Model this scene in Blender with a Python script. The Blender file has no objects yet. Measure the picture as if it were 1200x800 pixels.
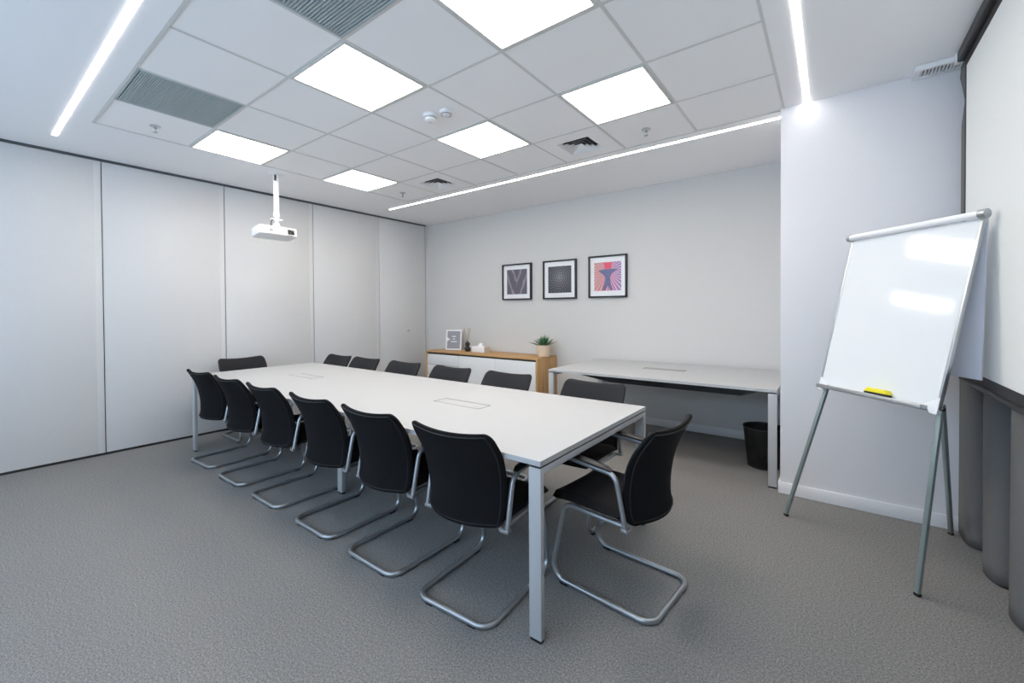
import bpy, bmesh, math, random
from mathutils import Vector, Matrix
random.seed(7)
PI = math.pi
scn = bpy.context.scene
C = scn.collection

# ---------------------------------------------------------------- camera
H = 1.344            # camera height
CE = 2.788           # ceiling height
def cam_rot(yaw, pitch, roll):
    r = Vector((math.cos(yaw), math.sin(yaw), 0)); f = Vector((-math.sin(yaw), math.cos(yaw), 0)); u = Vector((0, 0, 1))
    f2 = f*math.cos(pitch)+u*math.sin(pitch); u2 = u*math.cos(pitch)-f*math.sin(pitch)
    r3 = r*math.cos(roll)+u2*math.sin(roll); u3 = u2*math.cos(roll)-r*math.sin(roll)
    return r3, u3, f2
r3, u3, f3 = cam_rot(math.radians(37.08), math.radians(-0.72), math.radians(-0.34))
cd = bpy.data.cameras.new('camera'); cam = bpy.data.objects.new('camera', cd); C.objects.link(cam)
cd.sensor_width = 36; cd.lens = 498.9/1200*36; cd.shift_x = 1.8/1200; cd.shift_y = -30.1/1200
cd.clip_start = 0.03; cd.clip_end = 60
m = Matrix((r3, u3, -f3)).transposed().to_4x4(); m.translation = Vector((0, 0, H)); cam.matrix_world = m
scn.camera = cam

# ---------------------------------------------------------------- light and exposure
PANEL_POWER = 7.4       # ceiling panels
STRIP_POWER = 9.0
DAY_POWER = 38.0
scn.view_settings.view_transform = 'Standard'; scn.view_settings.look = 'None'
scn.view_settings.exposure = 0.96; scn.view_settings.gamma = 1.0
scn.view_settings.use_curve_mapping = False
w = bpy.data.worlds.new('daylight'); scn.world = w; w.use_nodes = True
w.node_tree.nodes['Background'].inputs[0].default_value = (0.55, 0.75, 1, 1)
w.node_tree.nodes['Background'].inputs[1].default_value = 1.0
ld = bpy.data.lights.new('window_daylight', 'AREA'); ld.shape = 'RECTANGLE'; ld.size = 5.4; ld.size_y = 2.0
ld.energy = DAY_POWER; ld.color = (0.56, 0.77, 1.0)
lo = bpy.data.objects.new('window_daylight', ld); C.objects.link(lo)
lo.location = (-2.3, -1.95, 1.75); lo.rotation_euler = (math.radians(90), 0, 0)   # points to +Y
scn.cycles.use_denoising = True
scn.cycles.max_bounces = 10; scn.cycles.diffuse_bounces = 6

# ---------------------------------------------------------------- materials
def mat(name, col, rough=0.5, metal=0.0, spec=0.5, coat=0.0, emis=None, estr=0.0):
    mm = bpy.data.materials.new(name); mm.use_nodes = True
    b = mm.node_tree.nodes['Principled BSDF']
    b.inputs['Base Color'].default_value = (*col, 1); b.inputs['Roughness'].default_value = rough
    b.inputs['Metallic'].default_value = metal; b.inputs['Specular IOR Level'].default_value = spec
    b.inputs['Coat Weight'].default_value = coat
    if emis: b.inputs['Emission Color'].default_value = (*emis, 1); b.inputs['Emission Strength'].default_value = estr
    return mm
def nt(mm):
    t = mm.node_tree; return t, t.nodes, t.links, t.nodes['Principled BSDF']
def texco(n, l, scale=(1, 1, 1), rot=(0, 0, 0), out='Object'):
    tc = n.new('ShaderNodeTexCoord'); mp = n.new('ShaderNodeMapping'); mp.inputs['Scale'].default_value = scale
    mp.inputs['Rotation'].default_value = rot
    l.new(tc.outputs[out], mp.inputs[0]); return mp.outputs[0]
def noise(n, l, co, scale, detail=3, rough=.5):
    x = n.new('ShaderNodeTexNoise'); x.inputs['Scale'].default_value = scale; x.inputs['Detail'].default_value = detail
    x.inputs['Roughness'].default_value = rough
    l.new(co, x.inputs['Vector']); return x
def ramp(n, l, fac, stops):
    r = n.new('ShaderNodeValToRGB'); e = r.color_ramp.elements
    e[0].position = stops[0][0]; e[0].color = (*stops[0][1], 1); e[1].position = stops[-1][0]; e[1].color = (*stops[-1][1], 1)
    for p, c in stops[1:-1]:
        k = e.new(p); k.color = (*c, 1)
    l.new(fac, r.inputs[0]); return r.outputs[0]
def bump(n, l, b, h, strength, dist):
    x = n.new('ShaderNodeBump'); x.inputs['Strength'].default_value = strength; x.inputs['Distance'].default_value = dist
    l.new(h, x.inputs['Height']); l.new(x.outputs[0], b.inputs['Normal'])
def textured(name, c1, c2, scale, rough=.8, bs=.2, bd=.002, detail=3, stretch=(1, 1, 1), lo_=.35, hi_=.65, **k):
    mm = mat(name, c1, rough, **k); t, n, l, b = nt(mm); co = texco(n, l, stretch)
    x = noise(n, l, co, scale, detail); l.new(ramp(n, l, x.outputs[0], [(lo_, c1), (hi_, c2)]), b.inputs['Base Color'])
    if bs: bump(n, l, b, x.outputs[0], bs, bd)
    return mm

M = {}
M['paint'] = textured('white_wall_paint', (.76, .75, .765), (.77, .76, .775), 90, .75, 0, .0006)
M['grey_paint'] = textured('pale_grey_wall_paint', (.64, .63, .61), (.65, .64, .62), 90, .8, 0, .0006)
M['panel'] = textured('partition_laminate', (.68, .68, .68), (.69, .69, .69), 40, .42, 0, .0004, spec=.35)
M['seal'] = mat('panel_edge_profile', (.66, .675, .68), .4, .1)
M['gap'] = mat('dark_gap', (.03, .031, .033), .6)
M['track'] = mat('dark_track', (.10, .11, .12), .4, .4)
M['plaster'] = textured('ceiling_plasterboard', (.92, .915, .92), (.93, .925, .93), 120, .85, 0, .0005)
M['tile'] = textured('mineral_fibre_tile', (.93, .92, .915), (.95, .94, .935), 260, .9, .15, .0006)
M['tbar'] = mat('ceiling_t_bar', (.66, .66, .64), .5)
M['skirt'] = mat('skirting_paint', (.82, .82, .83), .4)
M['white'] = mat('white_melamine', (.51, .515, .52), .38, spec=.4)
M['flapgrey'] = mat('grey_cable_flap', (.36, .35, .335), .5)
M['white_edge'] = mat('white_edge_band', (.66, .66, .64), .5)
M['white_metal'] = mat('white_powder_coat', (.80, .81, .82), .35, spec=.5)
M['leg_white'] = mat('white_coated_leg', (.47, .475, .48), .4)
M['plastic'] = mat('white_plastic', (.85, .85, .86), .35)
M['black'] = mat('black_plastic', (.012, .012, .013), .45)
M['rubber'] = mat('black_rubber', (.01, .01, .011), .7)
M['silver'] = mat('silver_painted_steel', (.42, .44, .46), .34, .75)
M['alu'] = mat('brushed_aluminium', (.62, .64, .65), .3, .9)
M['legpaint'] = mat('grey_green_enamelled_steel', (.33, .40, .40), .35, .55)
M['fabric'] = textured('charcoal_fabric', (.004, .0045, .0055), (.009, .0095, .011), 420, .9, .5, .001, spec=.2)
M['frontfab'] = textured('grey_black_upholstery', (.020, .020, .022), (.034, .034, .037), 420, .9, .5, .001, spec=.2)
M['seatfab'] = textured('black_seat_fabric', (.005, .005, .006), (.009, .009, .011), 420, .8, .4, .001, spec=.25)
M['piping'] = mat('charcoal_piping', (.012, .012, .014), .6)
M['board'] = mat('glossy_whiteboard', (.80, .82, .83), .07, spec=.55)
M['paper'] = mat('flip_chart_paper', (.74, .74, .80), .8)
M['screen'] = mat('matte_screen_fabric', (.80, .82, .81), .9, spec=.1)
M['scrborder'] = mat('black_screen_border', (.03, .03, .032), .7)
M['curtain'] = textured('dark_grey_curtain', (.13, .13, .13), (.16, .16, .158), 300, .75, .3, .001)
M['glow'] = mat('led_panel_diffuser', (1, 1, 1), .5, emis=(1, .92, .825), estr=PANEL_POWER)
M['strip'] = mat('led_strip_diffuser', (1, 1, 1), .5, emis=(1, .955, .92), estr=STRIP_POWER)
M['grille'] = mat('grey_metal_grille', (.40, .46, .47), .5, .0)
M['grilledark'] = mat('grille_depth_shade', (.05, .055, .055), .7)
M['yellow'] = mat('yellow_foam', (.90, .78, .03), .5)
M['plant'] = textured('succulent_green', (.03, .12, .05), (.06, .20, .08), 60, .5, .1)
M['pot'] = textured('bare_wood_pot', (.62, .47, .33), (.68, .54, .40), 8, .6, .05, stretch=(6, 6, 1))
M['soil'] = textured('dark_soil', (.02, .015, .01), (.05, .04, .03), 80, .9, .6, .003)
M['reed'] = mat('natural_reed', (.45, .36, .25), .7)
M['birch'] = textured('pale_birch', (.60, .52, .42), (.68, .60, .50), 10, .5, .02, stretch=(8, 1, 8))
M['glass'] = mat('window_glass', (1, 1, 1), 0.0)
_b = M['glass'].node_tree.nodes['Principled BSDF']; _b.inputs['Transmission Weight'].default_value = 1; _b.inputs['IOR'].default_value = 1.05
M['lens'] = mat('black_lens_glass', (.01, .01, .012), .08, coat=1)
M['smark'] = mat('grey_printed_mark', (.30, .30, .32), .6)

def carpet_mat():
    mm = mat('grey_loop_carpet', (.1, .1, .1), .95, spec=.15); t, n, l, b = nt(mm)
    co = texco(n, l)
    a = noise(n, l, co, 250, 2, .8); a2 = noise(n, l, co, 120, 3, .7); c = noise(n, l, co, 1.3, 2)
    mx = n.new('ShaderNodeMix'); mx.data_type = 'FLOAT'; mx.inputs[0].default_value = .45
    l.new(a.outputs[0], mx.inputs[2]); l.new(a2.outputs[0], mx.inputs[3])
    col = ramp(n, l, mx.outputs[0], [(.39, (.13, .127, .125)), (.5, (.235, .228, .222)), (.61, (.38, .368, .358))])
    m2 = n.new('ShaderNodeMix'); m2.data_type = 'RGBA'; m2.blend_type = 'MULTIPLY'; m2.inputs[0].default_value = .25
    l.new(col, m2.inputs[6]); l.new(ramp(n, l, c.outputs[0], [(.3, (.85, .85, .85)), (.7, (1, 1, 1))]), m2.inputs[7])
    l.new(m2.outputs[2], b.inputs['Base Color']); bump(n, l, b, a.outputs[0], .25, .003)
    return mm
M['carpet'] = carpet_mat()

def oak_mat(name, axis):
    mm = mat(name, (.5, .3, .13), .5); t, n, l, b = nt(mm)
    s = [22, 22, 22]; s[axis] = 1.6
    co = texco(n, l, tuple(s)); a = noise(n, l, co, 1.4, 6, .6)
    l.new(ramp(n, l, a.outputs[0], [(.3, (.38, .20, .075)), (.5, (.53, .31, .125)), (.72, (.62, .39, .18))]), b.inputs['Base Color'])
    bump(n, l, b, a.outputs[0], .08, .001); return mm
M['oak_x'] = oak_mat('oak_veneer_lengthwise', 0); M['oak_z'] = oak_mat('oak_veneer_upright', 2)

def mesh_mat():
    mm = mat('black_wire_mesh', (.012, .012, .013), .5, .3); t, n, l, b = nt(mm)
    co = texco(n, l, (1, 1, 1)); 
    ge = n.new('ShaderNodeSeparateXYZ'); l.new(co, ge.inputs[0])
    at = n.new('ShaderNodeMath'); at.operation = 'ARCTAN2'; l.new(ge.outputs[1], at.inputs[0]); l.new(ge.outputs[0], at.inputs[1])
    def sinw(src, k):
        mu = n.new('ShaderNodeMath'); mu.operation = 'MULTIPLY'; mu.inputs[1].default_value = k; l.new(src, mu.inputs[0])
        si = n.new('ShaderNodeMath'); si.operation = 'SINE'; l.new(mu.outputs[0], si.inputs[0]); return si.outputs[0]
    a = sinw(at.outputs[0], 150); c = sinw(ge.outputs[2], 1100)
    mi = n.new('ShaderNodeMath'); mi.operation = 'MINIMUM'; l.new(a, mi.inputs[0]); l.new(c, mi.inputs[1])
    gt = n.new('ShaderNodeMath'); gt.operation = 'LESS_THAN'; gt.inputs[1].default_value = .05; l.new(mi.outputs[0], gt.inputs[0])
    l.new(gt.outputs[0], b.inputs['Alpha']); return mm
M['mesh'] = mesh_mat()

# ---------------------------------------------------------------- mesh helpers
class MB:
    def __init__(s): s.bm = bmesh.new(); s.mats = []
    def mi(s, m):
        if m is None: return 0                      # slot 0 is the material given to build()
        if m not in s.mats: s.mats.append(m)
        return s.mats.index(m)+1
    def box(s, x0, x1, y0, y1, z0, z1, m=None, bev=0, seg=2):
        b2 = bmesh.new(); bmesh.ops.create_cube(b2, size=1)
        for v in b2.verts:
            v.co = Vector((x0+(v.co.x+.5)*(x1-x0), y0+(v.co.y+.5)*(y1-y0), z0+(v.co.z+.5)*(z1-z0)))
        if bev: bmesh.ops.bevel(b2, geom=b2.edges[:], offset=bev, segments=seg, profile=.5, affect='EDGES')
        s.merge(b2, m, smooth=bool(bev)); return s
    def merge(s, b2, m=None, smooth=False, mtx=None):
        if mtx is not None: bmesh.ops.transform(b2, matrix=mtx, verts=b2.verts)
        bmesh.ops.recalc_face_normals(b2, faces=b2.faces[:])
        k = s.mi(m); vm = {}
        for v in b2.verts: vm[v] = s.bm.verts.new(v.co)
        for f in b2.faces:
            try: nf = s.bm.faces.new([vm[v] for v in f.verts])
            except ValueError: continue
            nf.material_index = k; nf.smooth = smooth
        b2.free()
    def lathe(s, prof, c=(0, 0, 0), seg=32, m=None, closed=True, mtx=None):
        b2 = bmesh.new(); rings = []
        for r, z in prof:
            if r < 1e-6: rings.append([b2.verts.new((0, 0, z))])
            else: rings.append([b2.verts.new((r*math.cos(2*PI*i/seg), r*math.sin(2*PI*i/seg), z)) for i in range(seg)])
        for a, b in zip(rings, rings[1:]):
            for i in range(seg):
                j = (i+1) % seg
                if len(a) == 1 and len(b) == 1: continue
                if len(a) == 1: b2.faces.new((a[0], b[i], b[j]))
                elif len(b) == 1: b2.faces.new((a[i], a[j], b[0]))
                else: b2.faces.new((a[i], a[j], b[j], b[i]))
        T = Matrix.Translation(c) if mtx is None else Matrix.Translation(c) @ mtx
        s.merge(b2, m, True, T); return s
    def tube(s, pts, r, m=None, seg=12, closed=False, sy=1.0):
        pts = [Vector(p) for p in pts]; n = len(pts); b2 = bmesh.new(); rings = []
        prev = None
        for i in range(n):
            if closed: t = (pts[(i+1) % n]-pts[i-1]).normalized()
            elif i == 0: t = (pts[1]-pts[0]).normalized()
            elif i == n-1: t = (pts[-1]-pts[-2]).normalized()
            else: t = ((pts[i+1]-pts[i]).normalized()+(pts[i]-pts[i-1]).normalized()).normalized()
            if prev is None:
                a = Vector((0, 0, 1)) if abs(t.z) < .9 else Vector((1, 0, 0)); nrm = (a-t*a.dot(t)).normalized()
            else: nrm = (prev-t*prev.dot(t)).normalized()
            prev = nrm; bn = t.cross(nrm); rr = r[i] if isinstance(r, (list, tuple)) else r
            rings.append([b2.verts.new(pts[i]+nrm*math.cos(2*PI*k/seg)*rr*sy+bn*math.sin(2*PI*k/seg)*rr) for k in range(seg)])
        R = list(zip(rings, rings[1:]))
        if closed: R.append((rings[-1], rings[0]))
        for a, b in R:
            for k in range(seg): b2.faces.new((a[k], a[(k+1) % seg], b[(k+1) % seg], b[k]))
        if not closed: b2.faces.new(rings[0][::-1]); b2.faces.new(rings[-1])
        s.merge(b2, m, True); return s
    def bar(s, a, b, w, d, m=None, bev=.003, up=(0, 0, 1)):
        a = Vector(a); b = Vector(b); t = (b-a).normalized(); u = Vector(up); x = t.cross(u).normalized(); y = x.cross(t).normalized()
        b2 = bmesh.new(); bmesh.ops.create_cube(b2, size=1); L = (b-a).length
        for v in b2.verts: v.co = Vector((v.co.x*w, v.co.y*d, v.co.z*L))
        if bev: bmesh.ops.bevel(b2, geom=b2.edges[:], offset=bev, segments=2, profile=.5, affect='EDGES')
        mm = Matrix((x, y, t)).transposed().to_4x4(); mm.translation = (a+b)/2
        s.merge(b2, m, bool(bev), mm); return s
    def quad(s, pts, m=None):
        k = s.mi(m); f = s.bm.faces.new([s.bm.verts.new(p) for p in pts]); f.material_index = k; return s
    def ball(s, c, r, m=None, sc=(1, 1, 1)):
        b2 = bmesh.new(); bmesh.ops.create_uvsphere(b2, u_segments=20, v_segments=12, radius=r)
        for v in b2.verts: v.co = Vector((v.co.x*sc[0]+c[0], v.co.y*sc[1]+c[1], v.co.z*sc[2]+c[2]))
        s.merge(b2, m, True); return s
    def build(s, name, m=None, parent=None):
        me = bpy.data.meshes.new(name); s.bm.to_mesh(me); s.bm.free()
        me.materials.append(m if m is not None else s.mats[0])
        for x in s.mats: me.materials.append(x)
        try: me.set_sharp_from_angle(angle=math.radians(40))
        except Exception: pass
        o = bpy.data.objects.new(name, me); C.objects.link(o)
        if parent is not None: o.parent = parent
        return o
def fillet(pts, rad, n=7):
    pts = [Vector(p) for p in pts]; out = [pts[0]]
    for i in range(1, len(pts)-1):
        r = rad[i-1] if isinstance(rad, (list, tuple)) else rad
        p = pts[i]; a = (pts[i-1]-p).normalized(); b = (pts[i+1]-p).normalized(); ang = a.angle(b)
        d = r/math.tan(ang/2); c = p+(a+b).normalized()*(r/math.sin(ang/2))
        s = p+a*d-c; e = p+b*d-c; tot = s.angle(e)
        for k in range(n+1):
            t = k/n; out.append(c+(s*math.sin((1-t)*tot)+e*math.sin(t*tot))/math.sin(tot))
    out.append(pts[-1]); return out
def empty(name, label, cat, loc=(0, 0, 0), rz=0, group=None):
    o = bpy.data.objects.new(name, None); o.empty_display_size = .1; C.objects.link(o); o.location = loc; o.rotation_euler = (0, 0, rz)
    o['label'] = label; o['category'] = cat
    if group: o['group'] = group
    return o
def tag(o, label, cat, group=None):
    o['label'] = label; o['category'] = cat
    if group: o['group'] = group
    return o
def struct(o): o['kind'] = 'structure'; return o
def copy_tree(o, parent=None):
    c = o.copy(); C.objects.link(c)
    if parent is not None: c.parent = parent
    for ch in list(o.children): copy_tree(ch, c)
    return c

# ================================================================ ROOM
XL, YB, YP, XP, XR, YF = -5.488, 4.939, 3.654, -0.30, 0.80, -1.60
f = MB(); f.box(XL-.15, XR+.15, YF-.15, YB+.15, -.1, 0)
struct(f.build('floor', M['carpet']))
wb = MB(); wb.box(XL-.15, XP, YB, YB+.15, 0, CE+.12); struct(wb.build('wall_back', M['grey_paint']))
wp = MB(); wp.box(XP, XR+.15, YP, YB+.15, 0, CE+.12); struct(wp.build('wall_projecting', M['paint']))
wr = MB(); wr.box(XR, XR+.15, YF-.15, YP, 0, CE+.12); struct(wr.build('wall_right', M['paint']))
# wall behind the camera, with a long window
WX0, WX1, WZ0, WZ1 = -5.0, .4, .75, 2.6
wf = MB(); wf.box(XL-.15, WX0, YF-.15, YF, 0, CE+.12); wf.box(WX1, XR, YF-.15, YF, 0, CE+.12)
wf.box(WX0, WX1, YF-.15, YF, 0, WZ0); wf.box(WX0, WX1, YF-.15, YF, WZ1, CE+.12); struct(wf.build('wall_front', M['paint']))
wn = MB()
for k in range(5):
    x = WX0+(WX1-WX0)*k/4; wn.box(max(WX0, x-.03), min(WX1, x+.03), YF-.11, YF-.05, WZ0, WZ1)
wn.box(WX0, WX1, YF-.11, YF-.05, WZ0, WZ0+.05); wn.box(WX0, WX1, YF-.11, YF-.05, WZ1-.05, WZ1)
win = struct(wn.build('window_1', M['skirt']))
MB().box(WX0+.02, WX1-.02, YF-.084, YF-.078, WZ0+.03, WZ1-.03).build('pane', M['glass'], win)

# left wall : sliding panels
wl = MB(); wl.box(XL-.15, XL-.03, YF-.15, YB, 0, CE+.12); wl.box(XL-.03, XL, 4.888, YB, 0, CE, m=M['panel'])
wl.box(XL-.03, XL-.005, YF-.1, 4.888, 0, CE, m=M['gap'])
wall_l = struct(wl.build('wall_left', M['gap']))
seams = [-1.6, -1.139, -.124, .891, 1.905, 2.934, 3.96, 4.877]
for a, b in zip(seams, seams[1:]):
    p = MB().box(XL-.0045, XL+.006, a+.003, b-.004, .024, CE-.024, bev=.0015).build('wall_panel', M['panel'], wall_l)
    MB().box(XL-.004, XL+.007, b-.052, b-.006, .024, CE-.024, bev=.001).build('edge_profile', M['panel'], p)
    if b > 4.8:
        lk = MB(); lk.lathe([(0, 0), (.022, 0), (.024, .002), (.024, .006), (.018, .008), (0, .008)], (XL+.006, 4.511, 1.03), 24, mtx=Matrix.Rotation(PI/2, 4, 'Y'))
        lk.box(XL+.0135, XL+.0155, 4.508, 4.514, 1.022, 1.038, m=M['gap']); lk.build('lock', M['alu'], p)
tr = MB(); tr.box(XL-.028, XL+.012, YF, 4.886, CE-.022, CE-.0005); tr.box(XL+.004, XL+.016, .24, .275, CE-.026, CE-.008, m=M['black'])
tr.build('ceiling_track', M['track'], wall_l)

# baseboards
def base(name, x0, x1, y0, y1):
    struct(MB().box(x0, x1, y0, y1, 0, .085, bev=.004).build(name, M['skirt']))
base('baseboard_back', XL+.002, XP-.013, YB-.012, YB)
base('baseboard_projecting', XP-.012, XR, YP-.012, YP)
base('baseboard_return', XP-.012, XP, YP+.001, YB-.013)

# ceiling : plasterboard border, tile field
GX0, GX1, GY0, GY1 = -4.48, -0.28, 0.688, 3.688
cl = MB()
cl.box(XL-.15, GX0, YF-.15, YB+.15, CE, CE+.1); cl.box(GX1, XR+.15, YF-.15, YB+.15, CE, CE+.1)
cl.box(GX0, GX1, YF-.15, GY0, CE, CE+.1); cl.box(GX0, GX1, GY1, YB+.15, CE, CE+.1)
cl.box(GX0, GX1, GY0, GY1, CE+.06, CE+.1)
ceil = struct(cl.build('ceiling', M['plaster']))
lights = {(-4.48, 1.288), (-4.48, 2.488), (-2.68, 1.288), (-2.68, 2.488), (-1.48, 1.288), (-1.48, 2.488)}
grills = {(-3.88, .688), (-2.08, .688)}
vents = {(-2.08, 3.088), (-3.88, 3.088)}
tl = MB(); tb = MB()
key = lambda s: {(round(a, 2), round(b, 2)) for a, b in s}
skip = key(lights) | key(grills) | key(vents)
for i in range(7):
    for j in range(5):
        x, y = GX0+.6*i, GY0+.6*j
        if (round(x, 2), round(y, 2)) in skip: continue
        tl.box(x+.006, x+.594, y+.006, y+.594, CE+.003, CE+.02, bev=.0025, seg=1)
tl.build('ceiling_tiles', M['tile'], ceil)
for i in range(8):
    x = GX0+.6*i; a, b = (x-.009, x+.009)
    if i == 0: a = x-.006
    if i == 7: b = x+.006
    tb.box(a, b, GY0, GY1, CE-.0012 if i in (0, 7) else CE+.001, CE+.012)
for j in range(6):
    y = GY0+.6*j; a, b = (y-.009, y+.009)
    tb.box(GX0, GX1, a, b, CE+.0006 if j not in (0, 5) else CE-.0014, CE+.012)
tb.build('ceiling_grid', M['tbar'], ceil)

where = {(-4.48, 1.288): 'square LED ceiling panel nearest the folding wall, beside the small grey grille',
         (-4.48, 2.488): 'farthest and smallest looking square LED ceiling panel, above the far left table corner',
         (-2.68, 1.288): 'large square LED ceiling panel touching the corner of the ribbed grey grille',
         (-2.68, 2.488): 'square LED ceiling panel beside the smoke detector, middle of the far row',
         (-1.48, 1.288): 'biggest LED ceiling panel, cut off by the top edge of the photo',
         (-1.48, 2.488): 'square LED ceiling panel nearest the pale projecting wall, beside an air diffuser'}
for (x, y), lab in where.items():
    e = empty('ceiling_light', lab, 'ceiling light', (x+.3, y+.3, CE), group='square LED panels in the tiled ceiling')
    MB().box(-.272, .272, -.272, .272, -.0035, .010, bev=.001).build('diffuser', M['glow'], e)
    fr = MB()
    for s in (-1, 1):
        fr.box(-.29, .29, min(s*.274, s*.29), max(s*.274, s*.29), -.004, .03, bev=.001)
        fr.box(min(s*.274, s*.29), max(s*.274, s*.29), -.273, .273, -.004, .03, bev=.001)
    fr.box(-.29, .29, -.29, .29, .03, .034)
    fr.build('frame', M['tbar'], e)

for (x, y), lab, ribs in (((-3.88, .688), 'small grey perforated return air grille left of the ceiling panels', 46), ((-2.08, .688), 'ribbed grey ceiling grille at the top edge of the photo', 34)):
    e = empty('ceiling_grille', lab, 'ceiling grille', (x+.3, y+.3, CE), group='grey return air grilles')
    MB().box(-.29, .29, -.29, .29, .016, .024).build('backing', M['grilledark'], e)
    fr = MB()
    for s in (-1, 1):
        fr.box(-.29, .29, min(s*.276, s*.29), max(s*.276, s*.29), -.002, .016, bev=.001); fr.box(min(s*.276, s*.29), max(s*.276, s*.29), -.275, .275, -.002, .016, bev=.001)
    fr.build('frame', M['grille'], e)
    sl = MB()
    for k in range(ribs):
        q = -.272+.544*(k+.5)/ribs
        sl.box(-.276, .276, q-.19/ribs, q+.19/ribs, 0, .009)
    sl.build('slats', M['grille'], e)

for (x, y), lab in (((-2.08, 3.088), 'square four way air diffuser nearer the projecting wall, behind an LED panel'), ((-3.88, 3.088), 'square four way air diffuser farther left, near the end of the light strip')):
    e = empty('air_diffuser', lab, 'air vent', (x+.3, y+.3, CE), group='four way ceiling air diffusers')
    pl = MB()
    for s in (-1, 1):
        pl.box(-.29, .29, min(s*.15, s*.29), max(s*.15, s*.29), 0, .008); pl.box(min(s*.15, s*.29), max(s*.15, s*.29), -.15, .15, 0, .008)
    pl.box(-.15, .15, -.15, .15, .05, .054, m=M['gap'])
    for s in (-1, 1):
        pl.box(-.155, .155, min(s*.15, s*.155), max(s*.15, s*.155), .006, .05, m=M['gap']); pl.box(min(s*.15, s*.155), max(s*.15, s*.155), -.155, .155, .006, .05, m=M['gap'])
    pl.build('face_plate', M['tile'], e)
    bl = MB()
    for k in range(4):
        ro, ri = .148-.036*k, .148-.036*k-.020
        z0, z1 = .0015, .030
        for q in range(4):
            Rm = Matrix.Rotation(q*PI/2, 3, 'Z')
            P = [(-ro, ro, z0), (ro, ro, z0), (ri, ri, z1), (-ri, ri, z1)]
            bl.quad([Rm @ Vector(p) for p in P], M['tile']); bl.quad([Rm @ (Vector(p)+Vector((0, 0, .0018))) for p in P[::-1]], M['grilledark'])  # upper faces dark: the shade between blades is put into their colour
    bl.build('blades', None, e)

# recessed LED strips
for nm, (x0, x1, y0, y1) in {'light strip running along the left and front of the ceiling, ending near the folding wall': (-5.04, -.13, .53, .56),
                            'long thin light strip parallel to the grey back wall': (-5.02, XP-.002, 3.80, 3.83),
                            'light strip crossing the ceiling to meet the pale projecting wall': (-.16, -.13, .562, YP-.004)}.items():
    e = empty('light_strip', nm, 'light strip', ((x0+x1)/2, (y0+y1)/2, CE), group='recessed LED ceiling strips')
    dx, dy = (x1-x0)/2, (y1-y0)/2
    MB().box(-dx, dx, -dy, dy, -.003, -.0003, bev=.0008).build('diffuser', M['strip'], e)

# sprinklers, smoke detectors
def sprinkler(x, y, lab):
    e = empty('sprinkler', lab, 'sprinkler', (x, y, CE), group='ceiling sprinklers')
    MB().lathe([(0, .003), (.034, .003), (.036, -.002), (.028, -.006), (.012, -.008), (0, -.008)], seg=24).build('escutcheon', M['alu'], e)
    b = MB(); b.lathe([(0, -.006), (.009, -.006), (.009, -.02), (.004, -.022), (0, -.022)], seg=16)
    for s in (-1, 1): b.tube([(s*.007, 0, -.018), (s*.011, 0, -.032), (0, 0, -.045)], .002, seg=6)
    b.lathe([(0, -.044), (.016, -.045), (.016, -.047), (0, -.047)], seg=16); b.build('sprinkler_head', M['silver'], e)
sprinkler(-4.194, .994, 'small sprinkler head on the tile by the small grey grille')
sprinkler(-4.194, 3.38, 'small sprinkler head farthest away, near the far end of the light strip')
sprinkler(-1.197, 3.404, 'small sprinkler head right of the air diffuser, behind the nearer LED panel')
def detector(x, y, r, h, lab, nm):
    e = empty(nm, lab, 'detector', (x, y, CE), group='round ceiling detectors')
    MB().lathe([(0, .002), (r, .002), (r, -.012), (r*.92, -.018), (0, -.018)], seg=32).build('base', M['plastic'], e)
    MB().lathe([(0, -.018), (r*.78, -.018), (r*.74, -h), (r*.55, -h-.008), (0, -h-.010)], seg=32).build('sensor_cap', M['plastic'], e)
    g = MB(); g.lathe([(r*.775, -.021), (r*.785, -.021), (r*.785, -.027), (r*.775, -.027)], seg=32); g.ball((0, 0, -h-.010), .005); g.build('vent_slot', M['smark'], e)
detector(-2.37, 2.17, .055, .042, 'larger white smoke detector on a ceiling tile', 'smoke_detector')
detector(-2.235, 2.20, .048, .022, 'smaller flat round white sensor right beside the smoke detector', 'motion_sensor')

# ================================================================ CHAIRS
CW = .238
PROF = [(.385, .128), (.45, .148), (.55, .142), (.66, .112), (.72, .082), (.785, .042), (.842, .004)]
def fz(z):
    for (a, fa), (b, fb) in zip(PROF, PROF[1:]):
        if z <= b: t = (z-a)/(b-a); return fa+(fb-fa)*t
    return PROF[-1][1]
def smooth_f(z):
    return sum(fz(min(.842, max(.385, z+d))) for d in (-.03, -.015, 0, .015, .03))/5
def back_pt(u, v, off=0):
    Z0, Z1 = .402, .842; z = Z0+(Z1-Z0)*v
    Wd = .216+.028*min(1, v*1.3)-.010*max(0, v-.75)/.25
    rt, rb = .042, .03; hh = Z1-Z0; w_ = Wd
    d = (1-v)*hh
    if d < rt: w_ = Wd-rt+math.sqrt(max(0, rt*rt-(rt-d)**2))
    d = v*hh
    if d < rb: w_ = Wd-rb+math.sqrt(max(0, rb*rb-(rb-d)**2))
    x = u*w_
    bulge = .085*(1-v**2.2)+.008+.022*v**4
    k = (x/CW)**2
    y = smooth_f(z)-.28 - bulge*(1-k) + off
    z2 = z - .020*(1-k)*v*v          # slight dip of the top edge
    return Vector((x, y, z2))
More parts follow.
